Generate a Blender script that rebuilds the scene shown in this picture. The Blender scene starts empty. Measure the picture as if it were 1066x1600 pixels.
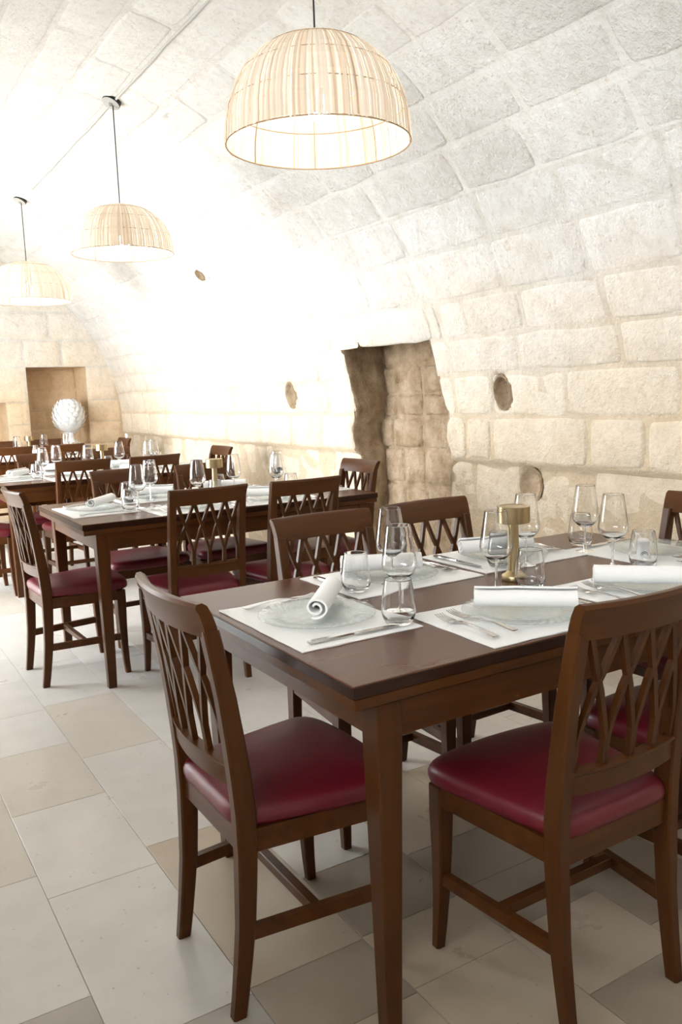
import bpy, math, random
from mathutils import Matrix, Vector, noise

SC = bpy.context.scene
COL = SC.collection
PI = math.pi

# ------------------------------------------------------------------ camera
# room axes: X across the vault towards the stone wall, Y along the vault, Z up
YAW, PITCH, ROLL, CAM_H, F_PX = math.radians(31.3), math.radians(8.225), math.radians(-1.971), 1.295, 1300.0
def to_room(v):
    c, s = math.cos(YAW), math.sin(YAW)
    return Vector((v.x * c + v.y * s, -v.x * s + v.y * c, v.z))
fw = Vector((0, math.cos(PITCH), -math.sin(PITCH)))
rt0 = Vector((1, 0, 0)); up0 = rt0.cross(fw)
rt = rt0 * math.cos(ROLL) + up0 * math.sin(ROLL)
up = -rt0 * math.sin(ROLL) + up0 * math.cos(ROLL)
rt, up, fw = to_room(rt), to_room(up), to_room(fw)
cam_d = bpy.data.cameras.new('camera')
cam_d.sensor_fit = 'VERTICAL'; cam_d.sensor_height = 36.0
cam_d.lens = F_PX / 1600 * 36.0; cam_d.clip_start = 0.02
cam = bpy.data.objects.new('camera', cam_d); COL.objects.link(cam)
M = Matrix(((rt.x, up.x, -fw.x, 0), (rt.y, up.y, -fw.y, 0), (rt.z, up.z, -fw.z, CAM_H), (0, 0, 0, 1)))
cam.matrix_world = M
SC.camera = cam

# ------------------------------------------------------------------ light
SC.view_settings.view_transform = 'Standard'
SC.view_settings.look = 'None'
SC.view_settings.gamma = 1.0
SC.view_settings.use_curve_mapping = False
SC.view_settings.exposure = 1.32
world = bpy.data.worlds.new('daylight'); SC.world = world
world.use_nodes = True
bg = world.node_tree.nodes['Background']
bg.inputs['Color'].default_value = (0.93, 0.97, 1.0, 1)
bg.inputs['Strength'].default_value = 7.8
try:
    SC.cycles.max_bounces = 10; SC.cycles.diffuse_bounces = 5; SC.cycles.glossy_bounces = 5
    SC.cycles.transparent_max_bounces = 32; SC.cycles.transmission_bounces = 8
    SC.cycles.sample_clamp_indirect = 8.0
except Exception:
    pass
# left wall: doorway for daylight, and an unseen opening added to light the near wall: (y0, y1, top, bottom)
OPENINGS = [(4.6, 8.1, 2.4, 0.0), (-1.1, 1.6, 2.5, 1.6)]
X_OUT = -1.75
for (oy0, oy1, oz, ob) in OPENINGS:
    ld = bpy.data.lights.new('sky_portal', 'AREA'); ld.shape = 'RECTANGLE'
    ld.size = oz - ob; ld.size_y = oy1 - oy0
    ld.cycles.is_portal = True
    lo = bpy.data.objects.new('sky_portal', ld); COL.objects.link(lo)
    lo.location = (X_OUT + 0.02, (oy0 + oy1) / 2, (oz + ob) / 2)
    lo.rotation_euler = (0, -PI / 2, 0)

# ------------------------------------------------------------------ helpers
def mesh(name, verts, faces, mat=None, smooth=False):
    me = bpy.data.meshes.new(name)
    me.from_pydata([tuple(v) for v in verts], [], faces)
    me.update()
    if mat: me.materials.append(mat)
    if smooth: me.shade_smooth()
    return me
def link(name, me, parent=None, loc=None, rot=None):
    o = bpy.data.objects.new(name, me); COL.objects.link(o)
    if parent: o.parent = parent
    if loc: o.location = loc
    if rot: o.rotation_euler = rot
    return o
def tag(o, label, cat, group=None):
    o['label'] = label; o['category'] = cat
    if group: o['group'] = group
    return o
def struct(o, label=None):
    o['kind'] = 'structure'
    if label: o['label'] = label
    return o
def copy_tree(o, parent=None):
    c = o.copy(); COL.objects.link(c); c.parent = parent
    for ch in o.children: copy_tree(ch, c)
    return c
class MB:
    def __init__(self): self.v = []; self.f = []
    def add(self, v, f):
        n = len(self.v); self.v += [tuple(p) for p in v]; self.f += [tuple(i + n for i in q) for q in f]; return self
    def box(self, x0, x1, y0, y1, z0, z1, b=0.0):
        if b <= 0:
            v = [(x, y, z) for z in (z0, z1) for y in (y0, y1) for x in (x0, x1)]
            return self.add(v, [(0, 2, 3, 1), (4, 5, 7, 6), (0, 1, 5, 4), (2, 6, 7, 3), (0, 4, 6, 2), (1, 3, 7, 5)])
        # chamfered box: 24 vertices
        v = []; idx = {}
        for ix, x in ((0, x0), (1, x1)):
            for iy, y in ((0, y0), (1, y1)):
                for iz, z in ((0, z0), (1, z1)):
                    sx, sy, sz = (1 - 2 * ix) * b, (1 - 2 * iy) * b, (1 - 2 * iz) * b
                    for ax, p in enumerate(((x, y + sy, z + sz), (x + sx, y, z + sz), (x + sx, y + sy, z))):
                        idx[(ix, iy, iz, ax)] = len(v); v.append(p)
        f = []
        g = lambda ix, iy, iz, ax: idx[(ix, iy, iz, ax)]
        f.append([g(0, 0, 0, 0), g(0, 0, 1, 0), g(0, 1, 1, 0), g(0, 1, 0, 0)])
        f.append([g(1, 0, 0, 0), g(1, 1, 0, 0), g(1, 1, 1, 0), g(1, 0, 1, 0)])
        f.append([g(0, 0, 0, 1), g(1, 0, 0, 1), g(1, 0, 1, 1), g(0, 0, 1, 1)])
        f.append([g(0, 1, 0, 1), g(0, 1, 1, 1), g(1, 1, 1, 1), g(1, 1, 0, 1)])
        f.append([g(0, 0, 0, 2), g(0, 1, 0, 2), g(1, 1, 0, 2), g(1, 0, 0, 2)])
        f.append([g(0, 0, 1, 2), g(1, 0, 1, 2), g(1, 1, 1, 2), g(0, 1, 1, 2)])
        for iy in (0, 1):
            for iz in (0, 1): f.append([g(0, iy, iz, 1), g(1, iy, iz, 1), g(1, iy, iz, 2), g(0, iy, iz, 2)])
        for ix in (0, 1):
            for iz in (0, 1): f.append([g(ix, 0, iz, 0), g(ix, 1, iz, 0), g(ix, 1, iz, 2), g(ix, 0, iz, 2)])
            for iy in (0, 1): f.append([g(ix, iy, 0, 0), g(ix, iy, 1, 0), g(ix, iy, 1, 1), g(ix, iy, 0, 1)])
            for iy in (0, 1):
                for iz in (0, 1): f.append([g(ix, iy, iz, 0), g(ix, iy, iz, 1), g(ix, iy, iz, 2)])
        return self.add(v, f)
    def lathe(self, prof, n=32, cx=0, cy=0, cz=0):
        base = len(self.v); rings = []
        for r, z in prof:
            if r < 1e-6: rings.append([len(self.v)]); self.v.append((cx, cy, cz + z))
            else:
                rings.append(list(range(len(self.v), len(self.v) + n)))
                for k in range(n):
                    a = 2 * PI * k / n; self.v.append((cx + r * math.cos(a), cy + r * math.sin(a), cz + z))
        for A, B in zip(rings, rings[1:]):
            for k in range(n):
                j = (k + 1) % n
                if len(A) == 1 and len(B) == 1: continue
                if len(A) == 1: self.f.append((A[0], B[j], B[k]))
                elif len(B) == 1: self.f.append((A[k], A[j], B[0]))
                else: self.f.append((A[k], A[j], B[j], B[k]))
        return self
    def loft(self, rings, cap=True):
        base = len(self.v); n = len(rings[0])
        for r in rings: self.v += [tuple(p) for p in r]
        for i in range(len(rings) - 1):
            for k in range(n):
                j = (k + 1) % n; a = base + i * n; b = a + n
                self.f.append((a + k, a + j, b + j, b + k))
        if cap:
            self.f.append(tuple(base + k for k in reversed(range(n))))
            e = base + (len(rings) - 1) * n
            self.f.append(tuple(e + k for k in range(n)))
        return self
    def tube(self, pts, r, n=8, closed=False):
        pts = [Vector(p) for p in pts]; rings = []
        m = len(pts)
        for i, p in enumerate(pts):
            a = pts[(i - 1) % m] if (closed or i > 0) else p
            b = pts[(i + 1) % m] if (closed or i < m - 1) else p
            t = (b - a).normalized()
            ref = Vector((0, 0, 1)) if abs(t.z) < 0.9 else Vector((1, 0, 0))
            x = t.cross(ref).normalized(); y = x.cross(t)
            rr = r[i] if isinstance(r, (list, tuple)) else r
            rings.append([p + (x * math.cos(2 * PI * k / n) + y * math.sin(2 * PI * k / n)) * rr for k in range(n)])
        if closed: rings.append(rings[0])
        return self.loft(rings, not closed)
    def me(self, name, mat, smooth=False): return mesh(name, self.v, self.f, mat, smooth)
def auto_smooth(me, ang=35):
    me.shade_smooth()
    try: me.set_sharp_from_angle(angle=math.radians(ang))
    except Exception: pass
    return me

# ------------------------------------------------------------------ materials
def new_mat(name):
    m = bpy.data.materials.new(name); m.use_nodes = True
    nt = m.node_tree; b = nt.nodes['Principled BSDF']
    return m, nt, b
def node(nt, t, **kw):
    n = nt.nodes.new(t)
    for k, v in kw.items(): setattr(n, k, v)
    return n
def noise_tex(nt, vec, scale, detail=4, rough=0.6):
    n = node(nt, 'ShaderNodeTexNoise'); n.inputs['Scale'].default_value = scale
    n.inputs['Detail'].default_value = detail; n.inputs['Roughness'].default_value = rough
    if vec is not None: nt.links.new(vec, n.inputs['Vector'])
    return n.outputs['Fac']
def ramp(nt, fac, stops):
    r = node(nt, 'ShaderNodeValToRGB'); e = r.color_ramp.elements
    while len(e) < len(stops): e.new(0.5)
    for q, (p, c) in zip(e, stops): q.position = p; q.color = (*c, 1) if len(c) == 3 else c
    nt.links.new(fac, r.inputs['Fac']); return r.outputs['Color']
def mix(nt, fac, a, b, mode='MIX'):
    m = node(nt, 'ShaderNodeMix', data_type='RGBA', blend_type=mode)
    for k, v in ((0, fac), (6, a), (7, b)):
        if hasattr(v, 'links') or hasattr(v, 'is_linked'): nt.links.new(v, m.inputs[k])
        else: m.inputs[k].default_value = v if k == 0 else (*v, 1)
    return m.outputs[2]
def math_n(nt, op, a, b=None):
    m = node(nt, 'ShaderNodeMath', operation=op)
    for k, v in ((0, a), (1, b)):
        if v is None: continue
        if isinstance(v, (int, float)): m.inputs[k].default_value = v
        else: nt.links.new(v, m.inputs[k])
    return m.outputs[0]
def bump(nt, b, h, strength, dist=0.01, prev=None):
    n = node(nt, 'ShaderNodeBump'); n.inputs['Strength'].default_value = strength
    n.inputs['Distance'].default_value = dist
    nt.links.new(h, n.inputs['Height'])
    if prev: nt.links.new(prev, n.inputs['Normal'])
    if b: nt.links.new(n.outputs[0], b.inputs['Normal'])
    return n.outputs[0]
def geo_pos(nt): return node(nt, 'ShaderNodeNewGeometry').outputs['Position']

def stone_mat(name, low, high, z0, z1, rough_amp=1.0, dark=0.12, stain=(0.55, 0.42, 0.28)):
    """limestone below, limewash worn over the upper courses"""
    m, nt, b = new_mat(name); P = geo_pos(nt)
    sep = node(nt, 'ShaderNodeSeparateXYZ'); nt.links.new(P, sep.inputs[0])
    n1 = noise_tex(nt, P, 1.6, 5); n2 = noise_tex(nt, P, 9, 5); n3 = noise_tex(nt, P, 60, 4, .7)
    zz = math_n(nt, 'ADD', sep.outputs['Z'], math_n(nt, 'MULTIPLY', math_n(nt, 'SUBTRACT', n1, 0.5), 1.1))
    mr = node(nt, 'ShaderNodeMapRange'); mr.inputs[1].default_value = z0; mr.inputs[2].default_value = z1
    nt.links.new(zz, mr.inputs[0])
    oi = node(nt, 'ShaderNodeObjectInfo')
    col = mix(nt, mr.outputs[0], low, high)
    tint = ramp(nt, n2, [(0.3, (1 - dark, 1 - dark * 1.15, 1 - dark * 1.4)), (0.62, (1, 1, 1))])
    col = mix(nt, 1.0, col, tint, 'MULTIPLY')
    col = mix(nt, 1.0, col, ramp(nt, noise_tex(nt, P, 32, 6, .75), [(.34, (.88, .86, .83)), (.5, (1, 1, 1))]), 'MULTIPLY')
    rnd = ramp(nt, oi.outputs['Random'], [(0, (.93, .925, .915)), (1, (1.0, 1.0, 1.0))])
    col = mix(nt, 1.0, col, rnd, 'MULTIPLY')
    vor = node(nt, 'ShaderNodeTexVoronoi'); vor.inputs['Scale'].default_value = 34
    nt.links.new(P, vor.inputs['Vector'])
    gate = math_n(nt, 'GREATER_THAN', noise_tex(nt, P, 5.5, 3), 0.56)
    pit = math_n(nt, 'MULTIPLY', math_n(nt, 'LESS_THAN', vor.outputs['Distance'], 0.2), gate)
    col = mix(nt, math_n(nt, 'MULTIPLY', pit, 0.35), col, stain)
    nt.links.new(col, b.inputs['Base Color'])
    b.inputs['Roughness'].default_value = 0.92; b.inputs['Specular IOR Level'].default_value = 0.15
    h = math_n(nt, 'ADD', math_n(nt, 'MULTIPLY', n2, 0.7), math_n(nt, 'MULTIPLY', n3, 0.45))
    h = math_n(nt, 'ADD', h, math_n(nt, 'MULTIPLY', noise_tex(nt, P, 26, 5, .7), 0.7))
    h = math_n(nt, 'SUBTRACT', h, math_n(nt, 'MULTIPLY', pit, 0.5))
    bump(nt, b, h, 0.9 * rough_amp, 0.022)
    return m
def wood_mat(name, c0, c1, rough=0.28, axis=2):
    m, nt, b = new_mat(name)
    tc = node(nt, 'ShaderNodeTexCoord'); mp = node(nt, 'ShaderNodeMapping')
    s = [16, 16, 16]; s[axis] = 1.1
    mp.inputs['Scale'].default_value = s
    nt.links.new(tc.outputs['Object'], mp.inputs['Vector'])
    n = noise_tex(nt, mp.outputs[0], 1.7, 6, .65); n2 = noise_tex(nt, mp.outputs[0], 6, 3)
    col = ramp(nt, n, [(0.25, c0), (0.72, c1)])
    nt.links.new(col, b.inputs['Base Color'])
    b.inputs['Roughness'].default_value = rough
    b.inputs['Specular IOR Level'].default_value = 0.24
    return m
def plain(name, col, rough=0.5, metal=0.0, spec=0.5, nscale=0, nstr=0.0, vary=0.0):
    m, nt, b = new_mat(name)
    P = node(nt, 'ShaderNodeTexCoord').outputs['Object']
    n = noise_tex(nt, P, nscale or 40, 4)
    d = 1 - vary
    nt.links.new(ramp(nt, n, [(0.3, tuple(c * d for c in col)), (0.7, col)]), b.inputs['Base Color'])
    b.inputs['Roughness'].default_value = rough; b.inputs['Metallic'].default_value = metal
    b.inputs['Specular IOR Level'].default_value = spec
    if nstr: bump(nt, b, n, nstr, 0.002)
    return m
def glass_mat(name):
    m, nt, b = new_mat(name)
    n = noise_tex(nt, node(nt, 'ShaderNodeTexCoord').outputs['Object'], 30, 2)
    nt.links.new(ramp(nt, n, [(0, (.985, .99, .99)), (1, (1, 1, 1))]), b.inputs['Base Color'])
    b.inputs['Roughness'].default_value = 0.0; b.inputs['IOR'].default_value = 1.48
    b.inputs['Transmission Weight'].default_value = 1.0
    return m
def plate_mat(name, tint=(0.95, 0.965, 0.96), f0=0.09, ribs=0.8, edge=0.6):
    m = bpy.data.materials.new(name); m.use_nodes = True; nt = m.node_tree; nt.nodes.clear()
    out = node(nt, 'ShaderNodeOutputMaterial'); tr = node(nt, 'ShaderNodeBsdfTransparent'); gl = node(nt, 'ShaderNodeBsdfGlossy')
    gl.inputs['Roughness'].default_value = 0.06; tr.inputs['Color'].default_value = (*tint, 1)
    lw = node(nt, 'ShaderNodeLayerWeight'); lw.inputs['Blend'].default_value = 0.5
    p = math_n(nt, 'POWER', lw.outputs['Facing'], 5.0)
    fac = math_n(nt, 'ADD', math_n(nt, 'MULTIPLY', p, edge), f0)
    mx = node(nt, 'ShaderNodeMixShader'); nt.links.new(fac, mx.inputs[0])
    nt.links.new(tr.outputs[0], mx.inputs[1]); nt.links.new(gl.outputs[0], mx.inputs[2])
    tc = node(nt, 'ShaderNodeTexCoord').outputs['Object']
    nt.links.new(bump(nt, None, noise_tex(nt, tc, 45, 3), ribs, 0.004), gl.inputs['Normal'])
    df = node(nt, 'ShaderNodeBsdfDiffuse'); df.inputs['Color'].default_value = (.62, .68, .68, 1)
    m2 = node(nt, 'ShaderNodeMixShader')
    sp = node(nt, 'ShaderNodeSeparateXYZ'); nt.links.new(tc, sp.inputs[0])
    x, y = sp.outputs['X'], sp.outputs['Y']
    rad = math_n(nt, 'SQRT', math_n(nt, 'ADD', math_n(nt, 'MULTIPLY', x, x), math_n(nt, 'MULTIPLY', y, y)))
    ang = math_n(nt, 'ADD', math_n(nt, 'MULTIPLY', math_n(nt, 'ARCTAN2', y, x), 36.0), math_n(nt, 'MULTIPLY', rad, 220.0))
    rib = math_n(nt, 'MULTIPLY', math_n(nt, 'GREATER_THAN', math_n(nt, 'SINE', ang), 0.25), math_n(nt, 'GREATER_THAN', rad, 0.092))
    nt.links.new(math_n(nt, 'ADD', math_n(nt, 'MULTIPLY', rib, 0.17), 0.06), m2.inputs[0])
    nt.links.new(mx.outputs[0], m2.inputs[1]); nt.links.new(df.outputs[0], m2.inputs[2])
    nt.links.new(m2.outputs[0], out.inputs['Surface'])
    return m

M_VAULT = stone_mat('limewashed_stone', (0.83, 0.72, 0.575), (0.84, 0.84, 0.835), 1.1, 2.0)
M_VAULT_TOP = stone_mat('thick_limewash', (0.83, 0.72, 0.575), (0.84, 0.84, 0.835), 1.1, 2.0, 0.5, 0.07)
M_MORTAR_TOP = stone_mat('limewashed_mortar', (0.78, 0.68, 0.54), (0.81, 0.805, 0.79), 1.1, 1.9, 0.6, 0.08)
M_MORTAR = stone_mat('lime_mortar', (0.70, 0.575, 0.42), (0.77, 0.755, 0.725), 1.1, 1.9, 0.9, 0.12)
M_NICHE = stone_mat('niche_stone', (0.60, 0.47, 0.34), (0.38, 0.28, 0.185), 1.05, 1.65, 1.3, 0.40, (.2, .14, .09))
M_ENDWALL = stone_mat('end_wall_stone', (0.80, 0.63, 0.44), (0.84, 0.80, 0.74), 1.2, 2.1, 0.8)
M_END_NICHE = stone_mat('end_niche_stone', (0.80, 0.62, 0.42), (0.72, 0.53, 0.34), 1.0, 1.8, 0.8)
M_PLASTER = stone_mat('rough_plaster', (0.78, 0.72, 0.63), (0.84, 0.83, 0.81), 0.6, 1.6, 0.6)
def tile_mat(name, c):
    m, nt, b = new_mat(name); P = geo_pos(nt)
    oi = node(nt, 'ShaderNodeObjectInfo')
    n = noise_tex(nt, P, 5, 6, .65); n2 = noise_tex(nt, P, 45, 4)
    col = ramp(nt, n, [(0.3, tuple(x * .90 for x in c)), (0.65, c)])
    col = mix(nt, 1.0, col, ramp(nt, oi.outputs['Random'], [(0, (.95, .945, .935)), (1, (1, 1, 1))]), 'MULTIPLY')
    vor = node(nt, 'ShaderNodeTexVoronoi'); vor.inputs['Scale'].default_value = 24; nt.links.new(P, vor.inputs['Vector'])
    pit = math_n(nt, 'MULTIPLY', math_n(nt, 'LESS_THAN', vor.outputs['Distance'], 0.09), math_n(nt, 'GREATER_THAN', n2, .5))
    col = mix(nt, math_n(nt, 'MULTIPLY', pit, .5), col, (.3, .25, .2))
    nt.links.new(col, b.inputs['Base Color'])
    nt.links.new(ramp(nt, n, [(0.3, (.36,) * 3), (0.7, (.26,) * 3)]), b.inputs['Roughness'])
    bump(nt, b, n2, 0.05, 0.002)
    return m
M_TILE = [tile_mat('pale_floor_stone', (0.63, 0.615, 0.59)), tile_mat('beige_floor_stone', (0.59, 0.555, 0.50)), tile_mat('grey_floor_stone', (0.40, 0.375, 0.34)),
          tile_mat('tan_shaded_floor_stone', (0.47, 0.40, 0.315)), tile_mat('brown_shaded_floor_stone', (0.33, 0.28, 0.225))]  # last two: warmer stone with the near table's shade mixed into the colour
M_GROUT = plain('floor_grout', (0.62, 0.60, 0.56), 0.9, vary=.15)
M_WOOD = wood_mat('walnut_stained_beech', (0.046, 0.0145, 0.0028), (0.086, 0.0285, 0.0058), 0.36, 2)
M_WOODX = wood_mat('walnut_stained_rail', (0.052, 0.0162, 0.0031), (0.096, 0.032, 0.0064), 0.36, 0)
M_TOP = wood_mat('walnut_veneer_top', (0.080, 0.029, 0.012), (0.110, 0.040, 0.017), 0.27, 0)
M_EDGE = wood_mat('dark_table_edge', (0.018, 0.007, 0.004), (0.035, 0.013, 0.007), 0.25, 0)
M_SEAT = plain('burgundy_leatherette', (0.13, 0.005, 0.014), 0.43, 0, 0.5, 320, 0.12, 0.12)
M_LINEN = plain('white_linen', (0.90, 0.90, 0.895), 0.85, 0, 0.2, 500, 0.15, 0.04)
M_NAPKIN = plain('white_cotton_napkin', (0.92, 0.92, 0.92), 0.9, 0, 0.15, 260, 0.25, 0.03)
M_STEEL = plain('polished_steel', (0.62, 0.61, 0.60), 0.17, 1.0, vary=.1)
M_BRASS = plain('brushed_brass', (0.52, 0.41, 0.24), 0.30, 1.0, nscale=90, vary=.12)
M_PORCELAIN = plain('white_porcelain', (0.86, 0.87, 0.88), 0.2)
M_CERAMIC = plain('white_glazed_ceramic', (0.85, 0.86, 0.86), 0.22)
M_BLACK = plain('black_fabric_cord', (0.012, 0.012, 0.012), 0.6)
M_ROSE = plain('black_metal_rose', (0.02, 0.02, 0.02), 0.35, 0.4)
M_ROSE_FACE = plain('grey_rose_face', (0.42, 0.42, 0.41), 0.4)
M_INK = plain('dark_print', (0.05, 0.05, 0.05), 0.5)
M_GLASS = glass_mat('clear_glass')
M_PLATE = plate_mat('ribbed_clear_glass')
M_HOOP = plain('rattan_hoop', (0.36, 0.24, 0.13), 0.7)
M_GREY = plain('grey_cable_trunking', (0.55, 0.54, 0.52), 0.7)
M_GROUND = plain('outside_paving', (0.62, 0.60, 0.56), 0.9)
def raffia_mat():
    m = bpy.data.materials.new('raffia_strands'); m.use_nodes = True; nt = m.node_tree; nt.nodes.clear()
    out = node(nt, 'ShaderNodeOutputMaterial'); g = node(nt, 'ShaderNodeNewGeometry')
    col = ramp(nt, g.outputs['Random Per Island'], [(0, (.52, .38, .25)), (.1, (.68, .56, .43)), (.45, (.78, .69, .58)), (1, (.84, .77, .68))])
    d = node(nt, 'ShaderNodeBsdfDiffuse'); t = node(nt, 'ShaderNodeBsdfTranslucent')
    nt.links.new(col, d.inputs['Color']); nt.links.new(col, t.inputs['Color'])
    mx = node(nt, 'ShaderNodeMixShader'); mx.inputs[0].default_value = 0.12
    nt.links.new(d.outputs[0], mx.inputs[1]); nt.links.new(t.outputs[0], mx.inputs[2])
    nt.links.new(mx.outputs[0], out.inputs['Surface']); return m
M_RAFFIA = raffia_mat()
def emit_mat(name, col, s):
    m, nt, b = new_mat(name)
    b.inputs['Base Color'].default_value = (*col, 1)
    b.inputs['Emission Color'].default_value = (*col, 1); b.inputs['Emission Strength'].default_value = s
    return m
M_BULB = emit_mat('lit_bulb', (1.0, 0.93, 0.84), 38.0)

# ------------------------------------------------------------------ vault geometry
VR, VX, VZ = 1.97, 1.0, 1.0            # barrel vault: radius, axis x, springing height
S_END = PI * VR + 1.0                  # arc length from right springing (s=0) over to the floor on the left
Y0, Y1 = -1.6, 9.8
def W(y, s, off=0.0):
    if s < 0: return Vector((VX + VR - off, y, VZ + s))
    if s <= PI * VR:
        a = s / VR; return Vector((VX + (VR - off) * math.cos(a), y, VZ + (VR - off) * math.sin(a)))
    return Vector((VX - VR + off, y, VZ - (s - PI * VR)))
def s_left(z):     # arc length of height z on the left side
    return PI * VR - VR * math.asin((z - VZ) / VR) if z > VZ else PI * VR + (VZ - z)
HOLES = [(3.225, 0.262, 0.062, 0.085, 0.10), (5.51, 0.28, 0.075, 0.095, 0.075), (3.085, -0.205, 0.075, 0.085, 0.06), (6.16, 1.31, 0.06, 0.045, 0.03),
         (4.56, 2.29, 0.045, 0.03, 0.02)]
def dent(y, s):
    d = 0
    for (hy, hs, ry, rs, dep) in HOLES:
        q = ((y - hy) / ry / 1.1) ** 2 + ((s - hs) / rs / 1.1) ** 2
        if q < 1.3:
            q += 0.25 * noise.noise((y * 30, s * 30, 3))
            d += dep * max(0, 1 - max(q, 0) ** 3)
    return d
NEAR = [(-1.0, 3.74), (-0.41, 3.743), (-0.15, 3.73), (-0.095, 3.672), (0.03, 3.714), (0.155, 3.688), (0.248, 3.727), (0.42, 3.748), (0.52, 3.757), (0.60, 3.755)]
FAR = [(-1.0, 4.66), (-0.25, 4.655), (-0.12, 4.663), (0.048, 4.705), (0.175, 4.628), (0.32, 4.655), (0.45, 4.674), (0.60, 4.652)]
N_TOP = 0.588
def interp(tab, s):
    if s <= tab[0][0]: return tab[0][1]
    for (a, p), (b, q) in zip(tab, tab[1:]):
        if s <= b: return p + (q - p) * (s - a) / (b - a)
    return tab[-1][1]
def edge_near(s): return interp(NEAR, s) + 0.008 * noise.noise((s * 22, 1.7, 0))
def edge_far(s): return interp(FAR, s) + 0.010 * noise.noise((s * 20, 7.7, 0))
def in_open(y, s):
    for (a, b, z, zb) in OPENINGS:
        if a - 1e-6 < y < b + 1e-6 and s_left(zb) + 1e-6 > s > s_left(z) - 1e-6: return True
    return False
LEDGE = -0.10
def ledge_s(y): return LEDGE + 0.012 * noise.noise((y * 2.3, 4.2, 0)) + 0.006 * noise.noise((y * 9, 1.2, 0))
def shell(name, s0, s1, parent_label, fine=False):
    ys = [Y0]; 
    while ys[-1] < Y1 - 1e-6:
        y = ys[-1]
        st = 0.2
        if fine:
            st = 0.1
            if 2.9 <= y < 3.4 or 3.6 <= y < 4.8 or 5.35 <= y < 5.7: st = 0.022
        ys.append(min(y + st, Y1))
    for (a, b, z, zb) in OPENINGS: ys += [a, b]
    ys = sorted(set(round(y, 5) for y in ys))
    ss = [s0]
    while ss[-1] < s1 - 1e-6: ss.append(min(ss[-1] + (0.022 if fine and ss[-1] < 0.65 else 0.1), s1))
    if not fine: ss += [s_left(q) for p in OPENINGS for q in p[2:] if s0 < s_left(q) < s1]
    if s0 < PI * VR < s1: ss.append(PI * VR)
    ss = sorted(set(round(s, 5) for s in ss))
    mb = MB(); idx = {}
    def vid(i, j):
        if (i, j) not in idx:
            y, s = ys[i], ss[j]
            off = 0.003 * noise.noise((y * 3, s * 3, 0.5)) - dent(y, s) * 1.0 - (0.004 if dent(y, s) > 0 else 0)
            if s < LEDGE - 0.01: off -= 0.045
            if name == 'ceiling' and (s < S_A + .01 or s > S_B - .01): off -= .004
            idx[(i, j)] = len(mb.v); mb.v.append(tuple(W(y, s, off)))
        return idx[(i, j)]
    for i in range(len(ys) - 1):
        for j in range(len(ss) - 1):
            yc, sc = (ys[i] + ys[i + 1]) / 2, (ss[j] + ss[j + 1]) / 2
            if in_open(yc, sc): continue
            if fine and sc < N_TOP + 0.02 and ys[i + 1] > edge_near(sc) - 0.004 and ys[i] < edge_far(sc) + 0.004: continue
            mb.f.append((vid(i, j), vid(i, j + 1), vid(i + 1, j + 1), vid(i + 1, j)))
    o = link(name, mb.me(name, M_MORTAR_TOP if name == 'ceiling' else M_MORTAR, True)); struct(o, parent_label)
    return o
S_A, S_B = 1.25, PI * VR - 1.25
wall_right = shell('wall_right', -1.0, S_A, 'cream limestone wall curving up into the vault, with a rough niche', True)
ceiling = shell('ceiling', S_A - .04, S_B + .04, 'limewashed stone barrel vault overhead')
wall_left = shell('wall_left', S_B, S_END, 'limewashed wall with tall doorways letting daylight in')

random.seed(11)
def stone_grid(fy0, fy1, s0, s1, proud, seed, fine=False, sink=-0.004, ffs0=None, wob=0.011, rough=0.003):
    """block of masonry between the joint lines fy0(s), fy1(s) and s0, s1: a rounded cushion with its own unevenness"""
    g = 0.0065 if s0 < 1.0 else 0.005
    ym = (fy0((s0 + s1) / 2), fy1((s0 + s1) / 2)); L = ym[1] - ym[0]; H = s1 - s0
    nu = max(2, int(L / (0.022 if fine else 0.13))); nv = max(2, int(H / (0.02 if fine else 0.085)))
    e0, e1 = min(.008 / L, .2), min(.02 / L, .3)
    us = [0, e0, e1] + [e1 + (1 - 2 * e1) * k / nu for k in range(1, nu)] + [1 - e1, 1 - e0, 1]
    e0, e1 = min(.008 / H, .2), min(.02 / H, .3)
    vs = [0, e0, e1] + [e1 + (1 - 2 * e1) * k / nv for k in range(1, nv)] + [1 - e1, 1 - e0, 1]
    V = []
    for v in vs:
        for u in us:
            s = s0 + H * v
            a, b = fy0(s) + g, fy1(s) - g
            y = a + (b - a) * u
            if ffs0: s = (ffs0(y) + g) * (1 - v) + (s1 - g) * v
            else: s = (s0 + g) * (1 - v) + (s1 - g) * v
            du = min(u, 1 - u) * L; dv = min(v, 1 - v) * H
            d = min(du, dv)
            # rounded corners pull in a little
            if du < .035 and dv < .035:
                k = .012 * (1 - max(du, dv) / .035)
                s += k * (1 if v < .5 else -1); y += k * (1 if u < .5 else -1)
            y += wob * noise.noise((y * 6 + seed, s * 6, 2)); s += wob * noise.noise((y * 6, s * 6 + seed, 9))
            e = min(d / .018, 1); e = e * (2 - e)
            off = sink + (proud - sink) * e + rough * 1.6 * noise.noise((y * 5, s * 5, seed)) * e + rough * noise.noise((y * 17, s * 17, seed)) * e
            off -= dent(y, s)
            V.append(W(y, s, off))
    n = len(us); F = []
    for j in range(len(vs) - 1):
        for i in range(n - 1):
            a = j * n + i; F.append((a, a + n, a + n + 1, a + 1))
    return V, F
COURSES = [-1.0, -0.72, -0.40, LEDGE, 0.14, 0.365, 0.56, 0.765, 1.02, 1.25, 1.475, 1.695]
while COURSES[-1] < PI * VR - 0.25: COURSES.append(round(COURSES[-1] + 0.225, 4))
COURSES.append(PI * VR); COURSES += [PI * VR + 0.33, PI * VR + 0.66, S_END]
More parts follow.
